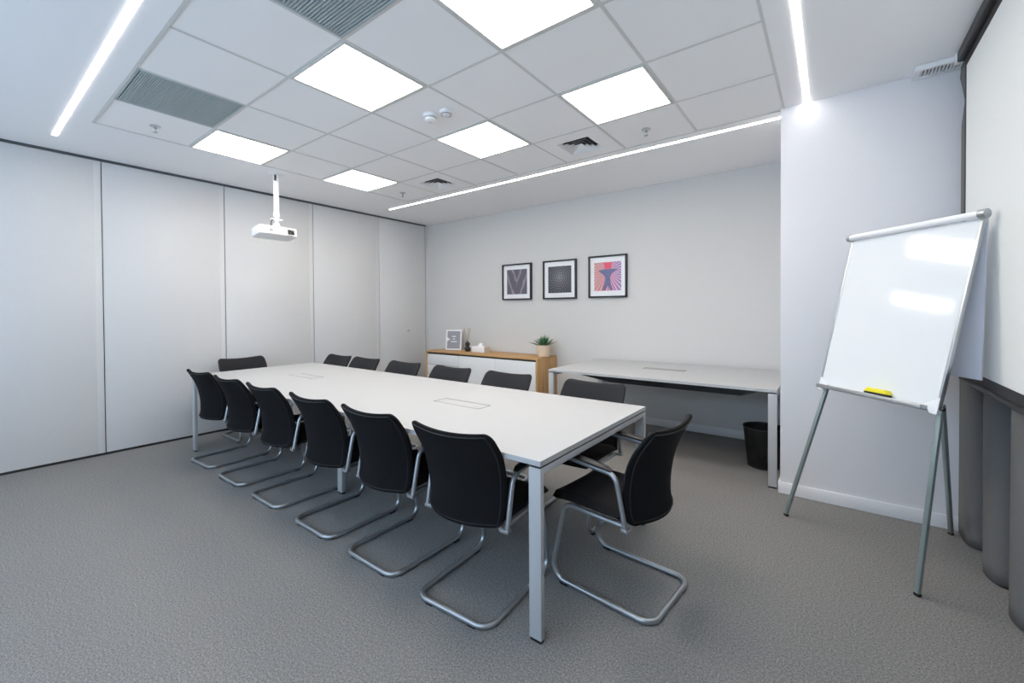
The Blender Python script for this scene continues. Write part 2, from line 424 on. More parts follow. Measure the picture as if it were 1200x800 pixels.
def make_chair():
    e = empty('conference_chair', '', 'chair')
    r = .0125; sx = .208
    # sled frame (one bent tube)
    pts = [(sx, -.165, .392), (sx, .175, .402), (sx*.99, .262, r+.003), (sx, -.28+r, r+.003), (-sx, -.28+r, r+.003), (-sx*.99, .262, r+.003), (-sx, .175, .402), (-sx, -.165, .392)]
    path = fillet(pts, [.05, .065, .065, .065, .065, .05], 8)
    MB().tube(path, r, seg=14).build('sled_frame', M['silver'], e)
    cb = MB(); cb.tube([(-sx, -.10, .396), (sx, -.10, .396)], .010, seg=10); cb.tube([(-sx, .12, .400), (sx, .12, .400)], .010, seg=10)
    cb.build('cross_bar', M['silver'], e)
    for s in (-1, 1):
        MB().box(s*sx-.011, s*sx+.011, .16, .205, .0, .006, bev=.002).build('glide', M['rubber'], e)
        MB().box(s*sx*.6-.02, s*sx*.6+.02, -.28+r-.009, -.28+r+.009, .0, .006, bev=.002).build('glide', M['rubber'], e)
    # seat
    b2 = bmesh.new(); nx, ny = 16, 18; top = []; bot = []
    for j in range(ny+1):
        t = j/ny; y = -.15+.415*t; rt_, rb_ = [], []
        for i in range(nx+1):
            u = -1+2*i/nx
            ww = .228
            d = min(t*.415, (1-t)*.415); rc = .05
            w2 = ww if d > rc else ww-rc+math.sqrt(max(0, rc*rc-(rc-d)**2))
            x = u*w2
            edge = min(1, min((1-abs(u))*ww, d)/.03); puff = math.sqrt(max(0, 1-(1-edge)**2))
            zc = .452 - .02*max(0, (t-.72)/.28)**2 + .006*(x/.22)**2 - .012*(1-t)*.4
            rt_.append(b2.verts.new((x, y, zc-.022+.022*puff))); rb_.append(b2.verts.new((x, y, zc-.022-.020*puff)))
        top.append(rt_); bot.append(rb_)
    for j in range(ny):
        for i in range(nx):
            b2.faces.new((top[j][i], top[j][i+1], top[j+1][i+1], top[j+1][i])); b2.faces.new((bot[j][i+1], bot[j][i], bot[j+1][i], bot[j+1][i+1]))
    bmesh.ops.remove_doubles(b2, verts=b2.verts[:], dist=.0003)
    st = MB(); st.merge(b2, None, True); st.build('seat', M['seatfab'], e)
    # backrest
    b2 = bmesh.new(); nu, nv = 18, 26; F, B = [], []
    for j in range(nv+1):
        v = (1-math.cos(PI*j/nv))/2; fr_, br_ = [], []
        for i in range(nu+1):
            u = math.sin((-1+2*i/nu)*PI/2)
            dv = min(v, 1-v)*.445; du = (1-abs(u))*.2; ed = min(1, min(du, dv)/.022); pf = math.sqrt(max(0, 1-(1-ed)**2))
            fr_.append(b2.verts.new(back_pt(u, v, .002+.017*pf))); br_.append(b2.verts.new(back_pt(u, v, -.002-.010*pf)))
        F.append(fr_); B.append(br_)
    for j in range(nv):
        for i in range(nu):
            b2.faces.new((F[j][i+1], F[j][i], F[j+1][i], F[j+1][i+1])); b2.faces.new((B[j][i], B[j][i+1], B[j+1][i+1], B[j+1][i]))
    per = [(0, i) for i in range(nu)]+[(j, nu) for j in range(nv)]+[(nv, i) for i in range(nu, 0, -1)]+[(j, 0) for j in range(nv, 0, -1)]
    for a, b in zip(per, per[1:]+per[:1]):
        try: b2.faces.new((B[a[0]][a[1]], B[b[0]][b[1]], F[b[0]][b[1]], F[a[0]][a[1]]))
        except ValueError: pass
    bmesh.ops.remove_doubles(b2, verts=b2.verts[:], dist=.0003)
    bk = MB(); bk.merge(b2, None, True); bko = bk.build('backrest', M['fabric'], e)
    bko.data.materials.append(M['frontfab'])
    for p_ in bko.data.polygons:
        if p_.normal.y > .15: p_.material_index = 1
    # piping seam set in from the outline, on the rear face
    loop = []
    for a in range(72):
        t = 2*PI*a/72; cu, su = math.cos(t), math.sin(t); k = max(abs(cu), abs(su))
        u = cu/k*.93; v = .5+su/k*.463
        loop.append(back_pt(max(-.93, min(.93, u)), v, -.0125))
    MB().tube(loop, .0028, seg=6, closed=True).build('seam', M['piping'], bko)
    # arms
    for s in (-1, 1):
        ax = s*.240
        p = fillet([(ax*.99, -.162, .384), (ax, -.115, .622), (ax*.99, .17, .645)], [.055], 9)
        MB().tube(p, .0115, seg=12).build('arm_tube', M['silver'], e)
        pad = MB(); pp = [(ax, -.095, .634), (ax, -.072, .6435), (ax, .03, .654), (ax*.99, .15, .664), (ax*.985, .185, .6655)]
        pad.tube(pp, [.012, .021, .023, .022, .012], seg=14, sy=.42); pad.build('armrest_pad', M['black'], e)
        br = MB(); br.box(min(s*.205, s*.250), max(s*.205, s*.250), -.173, -.141, .384, .400, bev=.004); br.build('bracket', M['silver'], e)
    return e
chair0 = make_chair()
used = [False]
def chair(x, y, rz, lab, grp):
    o = chair0 if not used[0] else copy_tree(chair0)
    used[0] = True
    o.location = (x, y, 0); o.rotation_euler = (0, 0, rz); o['label'] = lab; o['group'] = grp; o['category'] = 'chair'
G1, G2, G3 = 'chairs along the near side of the table', 'chairs along the far side of the table', 'chairs at the table ends'
near = [(-4.45, 3, 'leftmost of the six black chairs along the near side, by the far left table leg'),
        (-3.82, 1, 'second from left of the six black chairs along the near side'),
        (-3.20, 0, 'third from left of the six black chairs along the near side'),
        (-2.55, 0, 'fourth from left of the near side black chairs, just left of the middle table leg'),
        (-1.955, 0, 'fifth from left of the near side black chairs, just right of the middle table leg'),
        (-1.36, 3, 'largest near side black chair, back to the viewer, next to the front table leg')]
for x, a, lab in near: chair(x, 1.59, math.radians(a), lab, G1)
far = [(-4.615, 'leftmost of the chair backs showing beyond the far table edge'),
       (-4.085, 'second from left of the chair backs beyond the far table edge'),
       (-3.43, 'third from left of the chair backs beyond the far table edge, left of the cabinet'),
       (-2.765, 'chair back beyond the far table edge, in front of the cabinet drawers'),
       (-2.12, 'chair back beyond the far table edge, in front of the right cabinet door'),
       (-1.35, 'rightmost chair back beyond the far table edge, in front of the side table')]
for x, lab in far: chair(x, 2.51, PI, lab, G2)
chair(-.845, 2.0, math.radians(84.5), 'black cantilever chair at the near right end of the table, seen from the side', G3)
chair(-5.06, 2.0, math.radians(-90), 'black chair at the far left end of the table, against the folding wall', G3)

# ================================================================ TABLES
def table(x0, x1, y0, y1, lab, flaps, mids, tray, lidmat='white'):
    cx, cy = (x0+x1)/2, (y0+y1)/2; e = empty('meeting_table', lab, 'table', (cx, cy, 0))
    hx, hy = (x1-x0)/2, (y1-y0)/2; T = .74
    # top, with the flap openings cut out
    tp = MB(); xs = [-hx]; 
    for (a, b, c, d) in flaps: xs += [a-cx, b-cx]
    xs.append(hx)
    for i in range(len(xs)-1):
        if i % 2 == 0: tp.box(xs[i], xs[i+1], -hy, hy, T-.022, T)
        else:
            fl = flaps[i//2]; tp.box(xs[i], xs[i+1], -hy, fl[2]-cy, T-.022, T); tp.box(xs[i], xs[i+1], fl[3]-cy, hy, T-.022, T)
    bmesh.ops.remove_doubles(tp.bm, verts=tp.bm.verts[:], dist=.0001)
    tp.build('tabletop', M['white'], e)
    for (a, b, c, d) in flaps:
        a, b, c, d = a-cx, b-cx, c-cy, d-cy
        lid = MB().box(a+.009, b-.009, c+.008, d-.011, T-.008, T+.0002, bev=.0005).build('cable_flap', M[lidmat], e)
        fr = MB().box(a, b, c, d, T-.03, T-.0008); fr.build('flap_well', M['gap'], e)
    # frame
    fb = MB(); fw = .058
    for s in (-1, 1):
        xo = s*hx; xi = s*(hx-fw); fb.box(min(xo, xi), max(xo, xi), -hy+.026, hy-.026, T-.058, T-.032, bev=.002)
        yo, yi = s*(hy-.37), s*(hy-.41); fb.box(-hx+fw, hx-fw, min(yo, yi), max(yo, yi), T-.062, T-.032)
    fb.build('frame_beam', M['leg_white'], e)
    sp = MB()
    for s in (-1, 1):
        a, b = sorted((s*(hx-.006), s*(hx-.052))); sp.box(a, b, -hy+.006, hy-.006, T-.0322, T-.0218)
    for sx_ in (-1, 1):
        pass
    sp.build('groove_shadow_strip', M['black'], e)  # black strip under the top, standing in for the shadow in the gap
    for sx_ in (-1, 1):
        for sy_ in (-1, 1):
            a, b = sorted((sx_*hx, sx_*(hx-fw))); c, d = sorted((sy_*hy, sy_*(hy-.026)))
            lg = MB().box(a, b, c, d, .012, T-.032, bev=.0015).build('leg', M['leg_white'], e)
            MB().box(a+.003, b-.003, c+.002, d-.002, 0, .012).build('foot', M['rubber'], lg)
    for mx, dy, dyf in mids:
        for s in (-1, 1):
            q_ = dy if s < 0 else dyf; c, d = sorted((s*(hy-q_), s*(hy-q_-.03)))
            lg = MB().box(mx-cx-.029, mx-cx+.029, c, d, .012, T-.06, bev=.0015).build('leg', M['leg_white'], e)
            MB().box(mx-cx-.026, mx-cx+.026, c+.002, d-.002, 0, .012).build('foot', M['rubber'], lg)
        MB().box(mx-cx-.029, mx-cx+.029, -(hy-dy), hy-dyf, T-.06, T-.030).build('frame_beam', M['leg_white'], e)
    if tray:
        a, b, yt, zb = tray; a -= cx; b -= cx; yt -= cy
        t = MB(); b2 = bmesh.new()
        P = [(a, T-.03), (a+.05, T-.055), (a+.5, zb), (b-.03, zb), (b+.10, T-.075), (b+.20, T-.03)]
        A = [b2.verts.new((p[0], yt-.06, p[1])) for p in P]; Bv = [b2.verts.new((p[0], yt+.06, p[1])) for p in P]
        b2.faces.new(A); b2.faces.new(Bv[::-1])
        for i in range(len(P)): j = (i+1) % len(P); b2.faces.new((A[i], A[j], Bv[j], Bv[i]))
        t.merge(b2); t.build('cable_tray', M['black'], e)
    return e
table(-4.942, -.927, 1.419, 2.617, 'long white meeting table with six chairs along each side', [(-4.16, -3.725, 1.965, 2.085), (-2.135, -1.728, 1.957, 2.08)], [(-2.895, .31, .40)], None)
table(-2.32, -.325, 3.71, 4.90, 'smaller white table against the grey back wall', [(-1.56, -1.146, 4.30, 4.42)], [], (-2.28, -.58, 4.06, .618), 'flapgrey')

# ================================================================ CABINET
ca = empty('sideboard_cabinet', 'low oak sideboard with white fronts against the back wall', 'cabinet', (-3.985, 4.70, 0))
X0, X1, Y0, Y1, ZT = -1.035, 1.035, -.24, .232, .735
MB().box(X0, X1, Y0, Y1, ZT-.022, ZT, bev=.001).build('top', M['oak_x'], ca)
for s in (-1, 1):
    a, b = sorted((s*1.035, s*1.011)); MB().box(a, b, Y0, Y1, 0, ZT-.0225, bev=.001).build('side_panel', M['oak_z'], ca)
body = MB(); body.box(X0+.026, X1-.026, Y0+.0265, Y1-.002, .03, ZT-.023); body.box(X0+.025, X1-.025, Y0+.03, Y0+.06, .0, .029); body.build('carcass', M['gap'], ca)
xw = [X0+.030, -.335, .345, X1-.030]
zs = [.06, .2165, .373, .5295, .692]
for k in range(4):
    MB().box(xw[0], xw[1]-.007, Y0+.008, Y0+.026, zs[k], zs[k+1]-.007, bev=.001).build('drawer', M['white_metal'], ca)
for k in (1, 2):
    MB().box(xw[k], xw[k+1]-.007, Y0+.008, Y0+.026, .06, .688, bev=.001).build('door', M['white_metal'], ca)

# items on the cabinet
ZC = ZT+.0005
def print_mat():
    mm = mat('grey_print', (.30, .30, .33), .5); return mm
M['print'] = print_mat()
fr = empty('tabletop_photo_frame', 'small white framed grey print with white writing, standing on the sideboard', 'picture frame', (-4.68, 4.72, ZC), math.radians(20))
tilt = Matrix.Rotation(math.radians(-7), 4, 'X')
g = MB(); W2, HH, bw = .132, .315, .022
def tbox(mb, x0, x1, y0, y1, z0, z1, m=None, bev=.001):
    n0 = len(mb.bm.verts); mb.box(x0, x1, y0, y1, z0, z1, m, bev); mb.bm.verts.ensure_lookup_table()
    for v in mb.bm.verts[n0:]: v.co = tilt @ v.co
for s in (-1, 1): a, b = sorted((s*W2, s*(W2-bw))); tbox(g, a, b, -.008, .008, .001, HH)
tbox(g, -W2+bw, W2-bw, -.008, .008, .001, bw); tbox(g, -W2+bw, W2-bw, -.008, .008, HH-bw, HH); g.build('frame', M['plastic'], fr)
g = MB(); tbox(g, -W2+bw, W2-bw, -.003, .006, bw, HH-bw, bev=0); pr = g.build('print', M['print'], fr)
g = MB()
for (xa, xb, z) in ((-.03, .035, .205), (-.012, .02, .165), (-.045, .055, .125)): tbox(g, xa, xb, -.0045, -.003, z, z+.013, bev=0)
P = [tilt @ Vector(p) for p in ((-.11, -.0042, .20), (-.11, -.0042, .135), (-.06, -.0042, .165))]; g.quad(P); g.build('writing', M['plastic'], pr)
g = MB(); g.bar(tilt @ Vector((0, .009, .20)), (0, .10, .003), .05, .004); g.build('easel_back', M['black'], fr)

rd = empty('reed_diffuser', 'black double ball reed diffuser with dry sticks on the sideboard', 'diffuser', (-4.36, 4.70, ZC))
MB().lathe([(0, 0), (.030, 0), (.042, .014), (.047, .035), (.042, .056), (.026, .070), (.018, .076), (.024, .082), (.036, .096), (.039, .110), (.034, .126), (.020, .138), (.011, .143), (.011, .156), (.008, .157), (0, .150)], seg=28).build('bottle', M['black'], rd)
for k, (dx, dy) in enumerate(((-.075, .01), (-.05, -.02), (.02, .02), (.05, -.01), (.035, .03), (-.02, .03))):
    MB().tube([(dx*.05, dy*.05, .12), (dx*1.0, dy, .335+.008*(k % 3))], .0032, seg=6).build('reed', M['reed'], rd)

tbx = empty('tissue_box', 'pale tissue box with birch end and tissue popping out, on the sideboard', 'tissue box', (-4.12, 4.72, ZC), 0)
MB().box(-.12, .12, -.065, .065, 0, .085, bev=.004).build('box', M['plastic'], tbx)
MB().box(.1201, .124, -.065, .065, 0, .085, bev=.001).build('end_panel', M['birch'], tbx)
b2 = bmesh.new(); n = 12; g0 = []
for j in range(6):
    t = j/5; row = []
    for i in range(n):
        a = 2*PI*i/n; rr = (.05*(1-t)+.018*t)*(1+.35*math.sin(3*a+t*2)); row.append(b2.verts.new((rr*math.cos(a)-.02+.03*t, rr*.5*math.sin(a), .083+.05*t+.006*math.sin(5*a)*t)))
    g0.append(row)
for j in range(5):
    for i in range(n): b2.faces.new((g0[j][i], g0[j][(i+1) % n], g0[j+1][(i+1) % n], g0[j+1][i]))
b2.faces.new(g0[-1])
t = MB(); t.merge(b2, None, True); t.build('tissue', M['plastic'], tbx)

pt = empty('potted_succulent', 'green spiky succulent in a pale wooden pot on the right of the sideboard', 'potted plant', (-3.02, 4.72, ZC))
MB().lathe([(0, 0), (.078, 0), (.086, .006), (.095, .15), (.093, .153), (.088, .153), (.084, .135), (0, .135)], seg=32).build('pot', M['pot'], pt)
MB().lathe([(0, .138), (.086, .138), (.086, .130), (0, .130)], seg=24).build('soil', M['soil'], pt)
lf = MB()
for k in range(34):
    a = k*2.39996; tier = k/34; el = math.radians(84-62*tier)+random.uniform(-.08, .08); L = .13+.04*random.random()+.03*tier
    d = Vector((math.cos(a)*math.cos(el), math.sin(a)*math.cos(el), math.sin(el))); o0 = Vector((math.cos(a)*.018*tier*2, math.sin(a)*.018*tier*2, .132))
    side = d.cross(Vector((0, 0, 1))).normalized(); nr = side.cross(d); wv = .017
    b2 = bmesh.new(); rings = []
    for q, (t_, ws) in enumerate(((0, .6), (.25, 1), (.55, .85), (.8, .5), (1, .04))):
        c0 = o0+d*L*t_+Vector((0, 0, -.03*tier*t_*t_)); 
        rings.append([b2.verts.new(c0+side*wv*ws), b2.verts.new(c0+nr*wv*ws*.15+d*0), b2.verts.new(c0-side*wv*ws), b2.verts.new(c0-nr*wv*ws*.45)])
    for ra, rb_ in zip(rings, rings[1:]):
        for i in range(4): b2.faces.new((ra[i], ra[(i+1) % 4], rb_[(i+1) % 4], rb_[i]))
    b2.faces.new(rings[0][::-1]); b2.faces.new(rings[-1]); lf.merge(b2, None, False)
lf.build('leaves', M['plant'], pt)

# ================================================================ PICTURES
def art1():
    mm = mat('mauve_tunnel_print', (.2, .18, .2), .5); t, n, l, b = nt(mm); co = texco(n, l)
    s = n.new('ShaderNodeSeparateXYZ'); l.new(co, s.inputs[0])
    def M2(op, a, b_): 
        x = n.new('ShaderNodeMath'); x.operation = op
        for i, q in enumerate((a, b_)):
            if q is None: continue
            if isinstance(q, (int, float)): x.inputs[i].default_value = q
            else: l.new(q, x.inputs[i])
        return x.outputs[0]
    ax = M2('ABSOLUTE', M2('ADD', s.outputs[0], 0.0), None)
    v = M2('SUBTRACT', M2('MULTIPLY', ax, 2.3), s.outputs[2])       # V shaped bands
    ns = noise(n, l, co, 14, 3); vv = M2('ADD', v, M2('MULTIPLY', ns.outputs[0], .14))
    si = M2('SINE', M2('MULTIPLY', vv, 21), None)
    col = ramp(n, l, si, [(0.0, (.12, .11, .14)), (.6, (.17, .145, .17)), (.9, (.22, .19, .21)), (1, (.34, .30, .33))])
    l.new(col, b.inputs['Base Color']); return mm
def art2():
    mm = mat('grey_spiral_print', (.2, .2, .2), .5); t, n, l, b = nt(mm); co = texco(n, l)
    s = n.new('ShaderNodeSeparateXYZ'); l.new(co, s.inputs[0])
    def M2(op, a, b_=None):
        x = n.new('ShaderNodeMath'); x.operation = op
        for i, q in enumerate((a, b_)):
            if q is None: continue
            if isinstance(q, (int, float)): x.inputs[i].default_value = q
            else: l.new(q, x.inputs[i])
        return x.outputs[0]
    z = M2('SUBTRACT', s.outputs[2], .035); x = s.outputs[0]
    r = M2('SQRT', M2('ADD', M2('MULTIPLY', x, x), M2('MULTIPLY', z, z))); th = M2('ARCTAN2', z, x)
    si = M2('SINE', M2('ADD', M2('MULTIPLY', r, 190), M2('MULTIPLY', th, 2))); s2 = M2('SINE', M2('ADD', M2('MULTIPLY', th, 26), M2('MULTIPLY', r, 90)))
    q = M2('ADD', M2('MULTIPLY', si, .25), M2('MULTIPLY', s2, .25)); q = M2('ADD', q, M2('SUBTRACT', .75, M2('MULTIPLY', r, 3.2)))
    l.new(ramp(n, l, q, [(0, (.05, .05, .06)), (.45, (.10, .10, .11)), (.9, (.20, .20, .215)), (1, (.42, .42, .44))]), b.inputs['Base Color']); return mm
def art3():
    mm = mat('pink_ray_print', (.6, .2, .3), .5); t, n, l, b = nt(mm); co = texco(n, l)
    s = n.new('ShaderNodeSeparateXYZ'); l.new(co, s.inputs[0])
    def M2(op, a, b_=None):
        x = n.new('ShaderNodeMath'); x.operation = op
        for i, q in enumerate((a, b_)):
            if q is None: continue
            if isinstance(q, (int, float)): x.inputs[i].default_value = q
            else: l.new(q, x.inputs[i])
        return x.outputs[0]
    x = s.outputs[0]; z = M2('SUBTRACT', s.outputs[2], .05); th = M2('ARCTAN2', z, x)
    ray = M2('SINE', M2('MULTIPLY', th, 34)); side = M2('ADD', M2('MULTIPLY', x, 3), .5)
    warm = ramp(n, l, side, [(0, (.55, .24, .22)), (.5, (.60, .18, .27)), (1, (.27, .17, .40))])
    pale = ramp(n, l, side, [(0, (.68, .42, .38)), (.5, (.72, .38, .46)), (1, (.62, .46, .62))])
    mx = n.new('ShaderNodeMix'); mx.data_type = 'RGBA'; l.new(M2('GREATER_THAN', ray, .0), mx.inputs[0]); l.new(warm, mx.inputs[6]); l.new(pale, mx.inputs[7])
    return mm, n, l, b, mx.outputs[2]
m1, m2_ = art1(), art2(); m3, n3, l3, b3, o3 = art3(); l3.new(o3, b3.inputs['Base Color'])
M['blueart'] = textured('blue_ink', (.09, .15, .27), (.20, .15, .30), 60, .5, 0); M['redart'] = mat('red_ink', (.80, .10, .16), .5)
def picture(x0, x1, z0, z1, lab, am, extra=False):
    cx, cz = (x0+x1)/2, (z0+z1)/2; hw, hh = (x1-x0)/2, (z1-z0)/2
    e = empty('wall_picture', lab, 'picture', (cx, YB, cz), group='black framed prints on the back wall')
    g = MB(); fw = .019; D = .04
    for s in (-1, 1):
        a, b = sorted((s*hw, s*(hw-fw))); g.box(a, b, -D, -.001, -hh, hh, bev=.0015)
        a, b = sorted((s*hh, s*(hh-fw))); g.box(-hw+fw, hw-fw, -D, -.001, a, b, bev=.0015)
    g.build('frame', M['black'], e)
    MB().box(-hw+fw, hw-fw, -.018, -.004, -hh+fw, hh-fw).build('mount', M['plastic'], e)
    aw = .177
    a = MB().box(-aw, aw, -.0195, -.018, -aw, aw).build('print', am, e)
    if extra:
        q = MB(); zz = -.0202
        for P, mt in (([(-.045, .17), (.055, .17), (.045, .095), (-.035, .095)], M['redart']),
                      ([(-.125, .075), (-.04, .09), (.045, .09), (.135, .085), (.06, .035), (.03, -.02), (-.025, -.02), (-.05, .02)], M['blueart']),
                      ([(-.022, .02), (.028, .02), (.045, -.09), (.075, -.172), (.035, -.172), (.006, -.105), (-.026, -.172), (-.068, -.172), (-.04, -.09)], M['blueart'])):
            b2 = bmesh.new(); A = [b2.verts.new((p[0], zz, p[1])) for p in P]; Bv = [b2.verts.new((p[0], zz+.0008, p[1])) for p in P]
            b2.faces.new(A); b2.faces.new(Bv[::-1])
            for i in range(len(P)): j = (i+1) % len(P); b2.faces.new((A[i], A[j], Bv[j], Bv[i]))
            q.merge(b2, mt); zz -= .0006
        q.build('printed_shape', None, a)
picture(-3.855, -3.345, 1.495, 2.01, 'leftmost black framed print, grey mauve with pale V lines', m1)
picture(-3.150, -2.642, 1.493, 2.01, 'middle black framed print, grey spiral', m2_)
picture(-2.466, -1.962, 1.497, 2.018, 'rightmost black framed print, pink and blue rays', m3, True)

# ================================================================ PROJECTOR
pj = empty('ceiling_projector', 'white projector hanging from the ceiling on a white pole', 'projector', (-4.66, 2.10, CE))
tiltp = Matrix.Rotation(math.radians(-8), 4, 'Y')
g = MB(); b2 = bmesh.new(); bmesh.ops.create_cube(b2, size=1)
for v in b2.verts: v.co = Vector((v.co.x*.21, v.co.y*.385, v.co.z*.088))
ve = [e_ for e_ in b2.edges if abs((e_.verts[0].co-e_.verts[1].co).z) > .05]
bmesh.ops.bevel(b2, geom=ve, offset=.035, segments=6, profile=.5, affect='EDGES')
bmesh.ops.bevel(b2, geom=[e_ for e_ in b2.edges if abs((e_.verts[0].co-e_.verts[1].co).z) < .001 and len(e_.link_faces) == 2 and e_.calc_face_angle(0) > .5], offset=.008, segments=3, profile=.5, affect='EDGES')
PC = Matrix.Translation((0, -.02, -.621)) @ tiltp
g.merge(b2, None, True, PC); pb = g.build('projector_body', M['plastic'], pj)
def pbx(name, m, x0, x1, y0, y1, z0, z1, bev=.002):
    q = MB(); b3_ = bmesh.new(); bmesh.ops.create_cube(b3_, size=1)
    for v in b3_.verts: v.co = Vector((x0+(v.co.x+.5)*(x1-x0), y0+(v.co.y+.5)*(y1-y0), z0+(v.co.z+.5)*(z1-z0)))
    if bev: bmesh.ops.bevel(b3_, geom=b3_.edges[:], offset=bev, segments=3, profile=.5, affect='EDGES')
    q.merge(b3_, m, bool(bev), PC); return q.build(name, m, pb)
pbx('lens_recess', M['black'], .098, .108, .085, .155, -.027, .025, .0045)
q = MB(); q.lathe([(0, 0), (.024, 0), (.024, .008), (.019, .010), (.017, .006), (0, .009)], seg=28, mtx=PC @ Matrix.Translation((.104, .12, 0)) @ Matrix.Rotation(PI/2, 4, 'Y')); q.build('lens', M['lens'], pb)
pbx('receiver_window', M['smark'], .1035, .1062, -.095, -.063, -.012, .008, .001)
pbx('lettering', M['smark'], .104, .1056, .075, .135, -.040, -.034, 0)
g = MB(); g.lathe([(0, 0), (.075, 0), (.075, -.006), (.03, -.012), (0, -.012)], seg=32); g.build('ceiling_plate', M['plastic'], pj)
g = MB(); g.lathe([(.026, -.010), (.026, -.40), (.031, -.405), (.031, -.445), (.02, -.455), (0, -.455)], seg=28); g.build('pole', M['plastic'], pj)
g = MB(); g.lathe([(0, 0), (.010, 0), (.010, .06), (0, .06)], (.020, -.0165, -.075), 12); g.build('cable_opening', M['gap'], pj)
g = MB(); g.ball((0, 0, -.475), .030); g.bar((-.02, -.045, -.47), (-.02, -.045, -.565), .02, .006); g.bar((-.02, .045, -.47), (-.02, .045, -.565), .02, .006)
g.box(-.03, .03, -.055, .055, -.482, -.470, bev=.003); g.box(-.09, .09, -.02, .02, -.575, -.562, bev=.003); g.box(-.015, .015, -.10, .10, -.575, -.564, bev=.003); g.ball((0, 0, -.535), .032)
g.build('mount_bracket', M['plastic'], pj)
g = MB(); g.tube(fillet([(0, -.02, -.455), (.02, -.06, -.50), (.0, -.06, -.56), (-.02, -.03, -.575)], .02, 5), .004, seg=8); g.build('cable', M['black'], pj)

# ================================================================ WASTE BIN
bn = empty('mesh_waste_bin', 'black wire mesh waste bin under the smaller white table, in the corner', 'waste bin', (-.468, 4.20, 0))
MB().lathe([(.120, .012), (.152, .335)], seg=64).build('mesh_wall', M['mesh'], bn)
MB().lathe([(0, 0), (.118, 0), (.122, .004), (.122, .016), (.118, .018), (0, .014)], seg=48).build('base', M['black'], bn)
g = MB(); g.tube([(.152*math.cos(2*PI*i/48), .152*math.sin(2*PI*i/48), .337) for i in range(48)], .005, seg=8, closed=True); g.build('rim', M['black'], bn)
MB().lathe([(.144, .31), (.148, .331), (.1445, .331), (.134, .19), (.1325, .19), (.144, .31)], seg=40).build('liner_bag', M['rubber'], bn)

# ================================================================ FLIP CHART EASEL
BL, BR = Vector((-.058, 3.22, .881)), Vector((.393, 2.75, .882)); TL_, TR_ = Vector((.1004, 3.31, 1.778)), Vector((.554, 2.83, 1.776))
ex = ((BR-BL)+(TR_-TL_)).normalized(); ez = ((TL_-BL)+(TR_-BR)).normalized(); ez = (ez-ex*0*ez.dot(ex)).normalized(); ey = ez.cross(ex).normalized()
# ey points away from the viewer
if ey.y < 0: ey = -ey
BW = ((BR-BL).length+(TR_-TL_).length)/2; BH = ((TL_-BL).length+(TR_-BR).length)/2
O = (BL+BR)/2
fe = empty('flip_chart_easel', 'flip chart whiteboard easel on three grey legs, by the pale projecting wall', 'easel', (.20, 3.1, 0))
off = Vector((.20, 3.1, 0))
def E(x, y, z): return O+ex*x+ey*y+ez*z-off
def ebox(name, m, x0, x1, y0, y1, z0, z1, parent=fe, bev=.002, m2=None):
    q = MB(); b2 = bmesh.new(); bmesh.ops.create_cube(b2, size=1)
    for v in b2.verts: v.co = Vector((x0+(v.co.x+.5)*(x1-x0), y0+(v.co.y+.5)*(y1-y0), z0+(v.co.z+.5)*(z1-z0)))
    if bev: bmesh.ops.bevel(b2, geom=b2.edges[:], offset=bev, segments=2, profile=.5, affect='EDGES')
    for v in b2.verts: v.co = E(*v.co)
    q.merge(b2, m, bool(bev)); return q.build(name, m, parent)
hb = BW/2
ebox('whiteboard', M['board'], -hb+.006, hb-.006, .000, .012, .0, BH-.03, bev=0)
for s in (-1, 1):
    a, b = sorted((s*hb, s*(hb-.010))); ebox('side_profile', M['alu'], a, b, -.005, .018, 0, BH-.015, bev=.003)
ebox('pen_tray', M['silver'], -hb+.02, hb-.045, -.044, .004, -.020, .003, bev=.003)
for s in (-1, 1):
    c = MB(); P = [E(s*hb, -.006, .05), E(s*(hb-.06), -.006, .01), E(s*(hb-.03), -.006, -.03), E(s*hb, -.006, -.03)]
    P2 = [p+ey*.024 for p in P]; b2 = bmesh.new(); A = [b2.verts.new(p) for p in P]; Bv = [b2.verts.new(p) for p in P2]
    b2.faces.new(A); b2.faces.new(Bv[::-1])
    for i in range(4): j = (i+1) % 4; b2.faces.new((A[i], A[j], Bv[j], Bv[i]))
    c.merge(b2); c.build('corner_bracket', M['plastic'], fe)
g = MB(); g.tube([E(-hb-.005, -.012, BH-.012), E(hb-.01, -.012, BH-.012)], .018, seg=18); g.build('clamp_bar', M['plastic'], fe)
for s in (-1, 1):
    g = MB(); g.tube([E(s*hb-(.012 if s > 0 else .016), -.012, BH-.012), E(s*hb+(.016 if s > 0 else .002), -.012, BH-.012)], .0215, seg=18); g.build('end_cap', M['silver'], fe)
g = MB(); g.ball(E(hb+.012, .004, .0), .011); g.tube([E(hb-.01, .004, .0), E(hb+.012, .004, 0)], .006, seg=8); g.build('knob', M['black'], fe)
feet = [Vector((-.236, 3.27, 0)), Vector((.321, 2.714, 0)), Vector((.566, 3.575, 0))]
tops = [E(-hb+.035, .022, .02)+off, E(hb-.012, .022, .02)+off, E(hb-.055, .055, .85)+off]
for i, (a, b) in enumerate(zip(feet, tops)):
    if i == 2: b = E(hb-.030, .05, .02)+off
    dirn = (b-a).normalized(); lg = MB(); lg.bar(a-off+Vector((0, 0, .012)), b-off, .021, .018, up=(1, 1, 0)); L_ = lg.build('leg', M['legpaint'], fe)
    g = MB(); g.bar(a-off, a-off+dirn*.016, .024, .021, up=(1, 1, 0)); g.build('foot_cap', M['black'], L_)
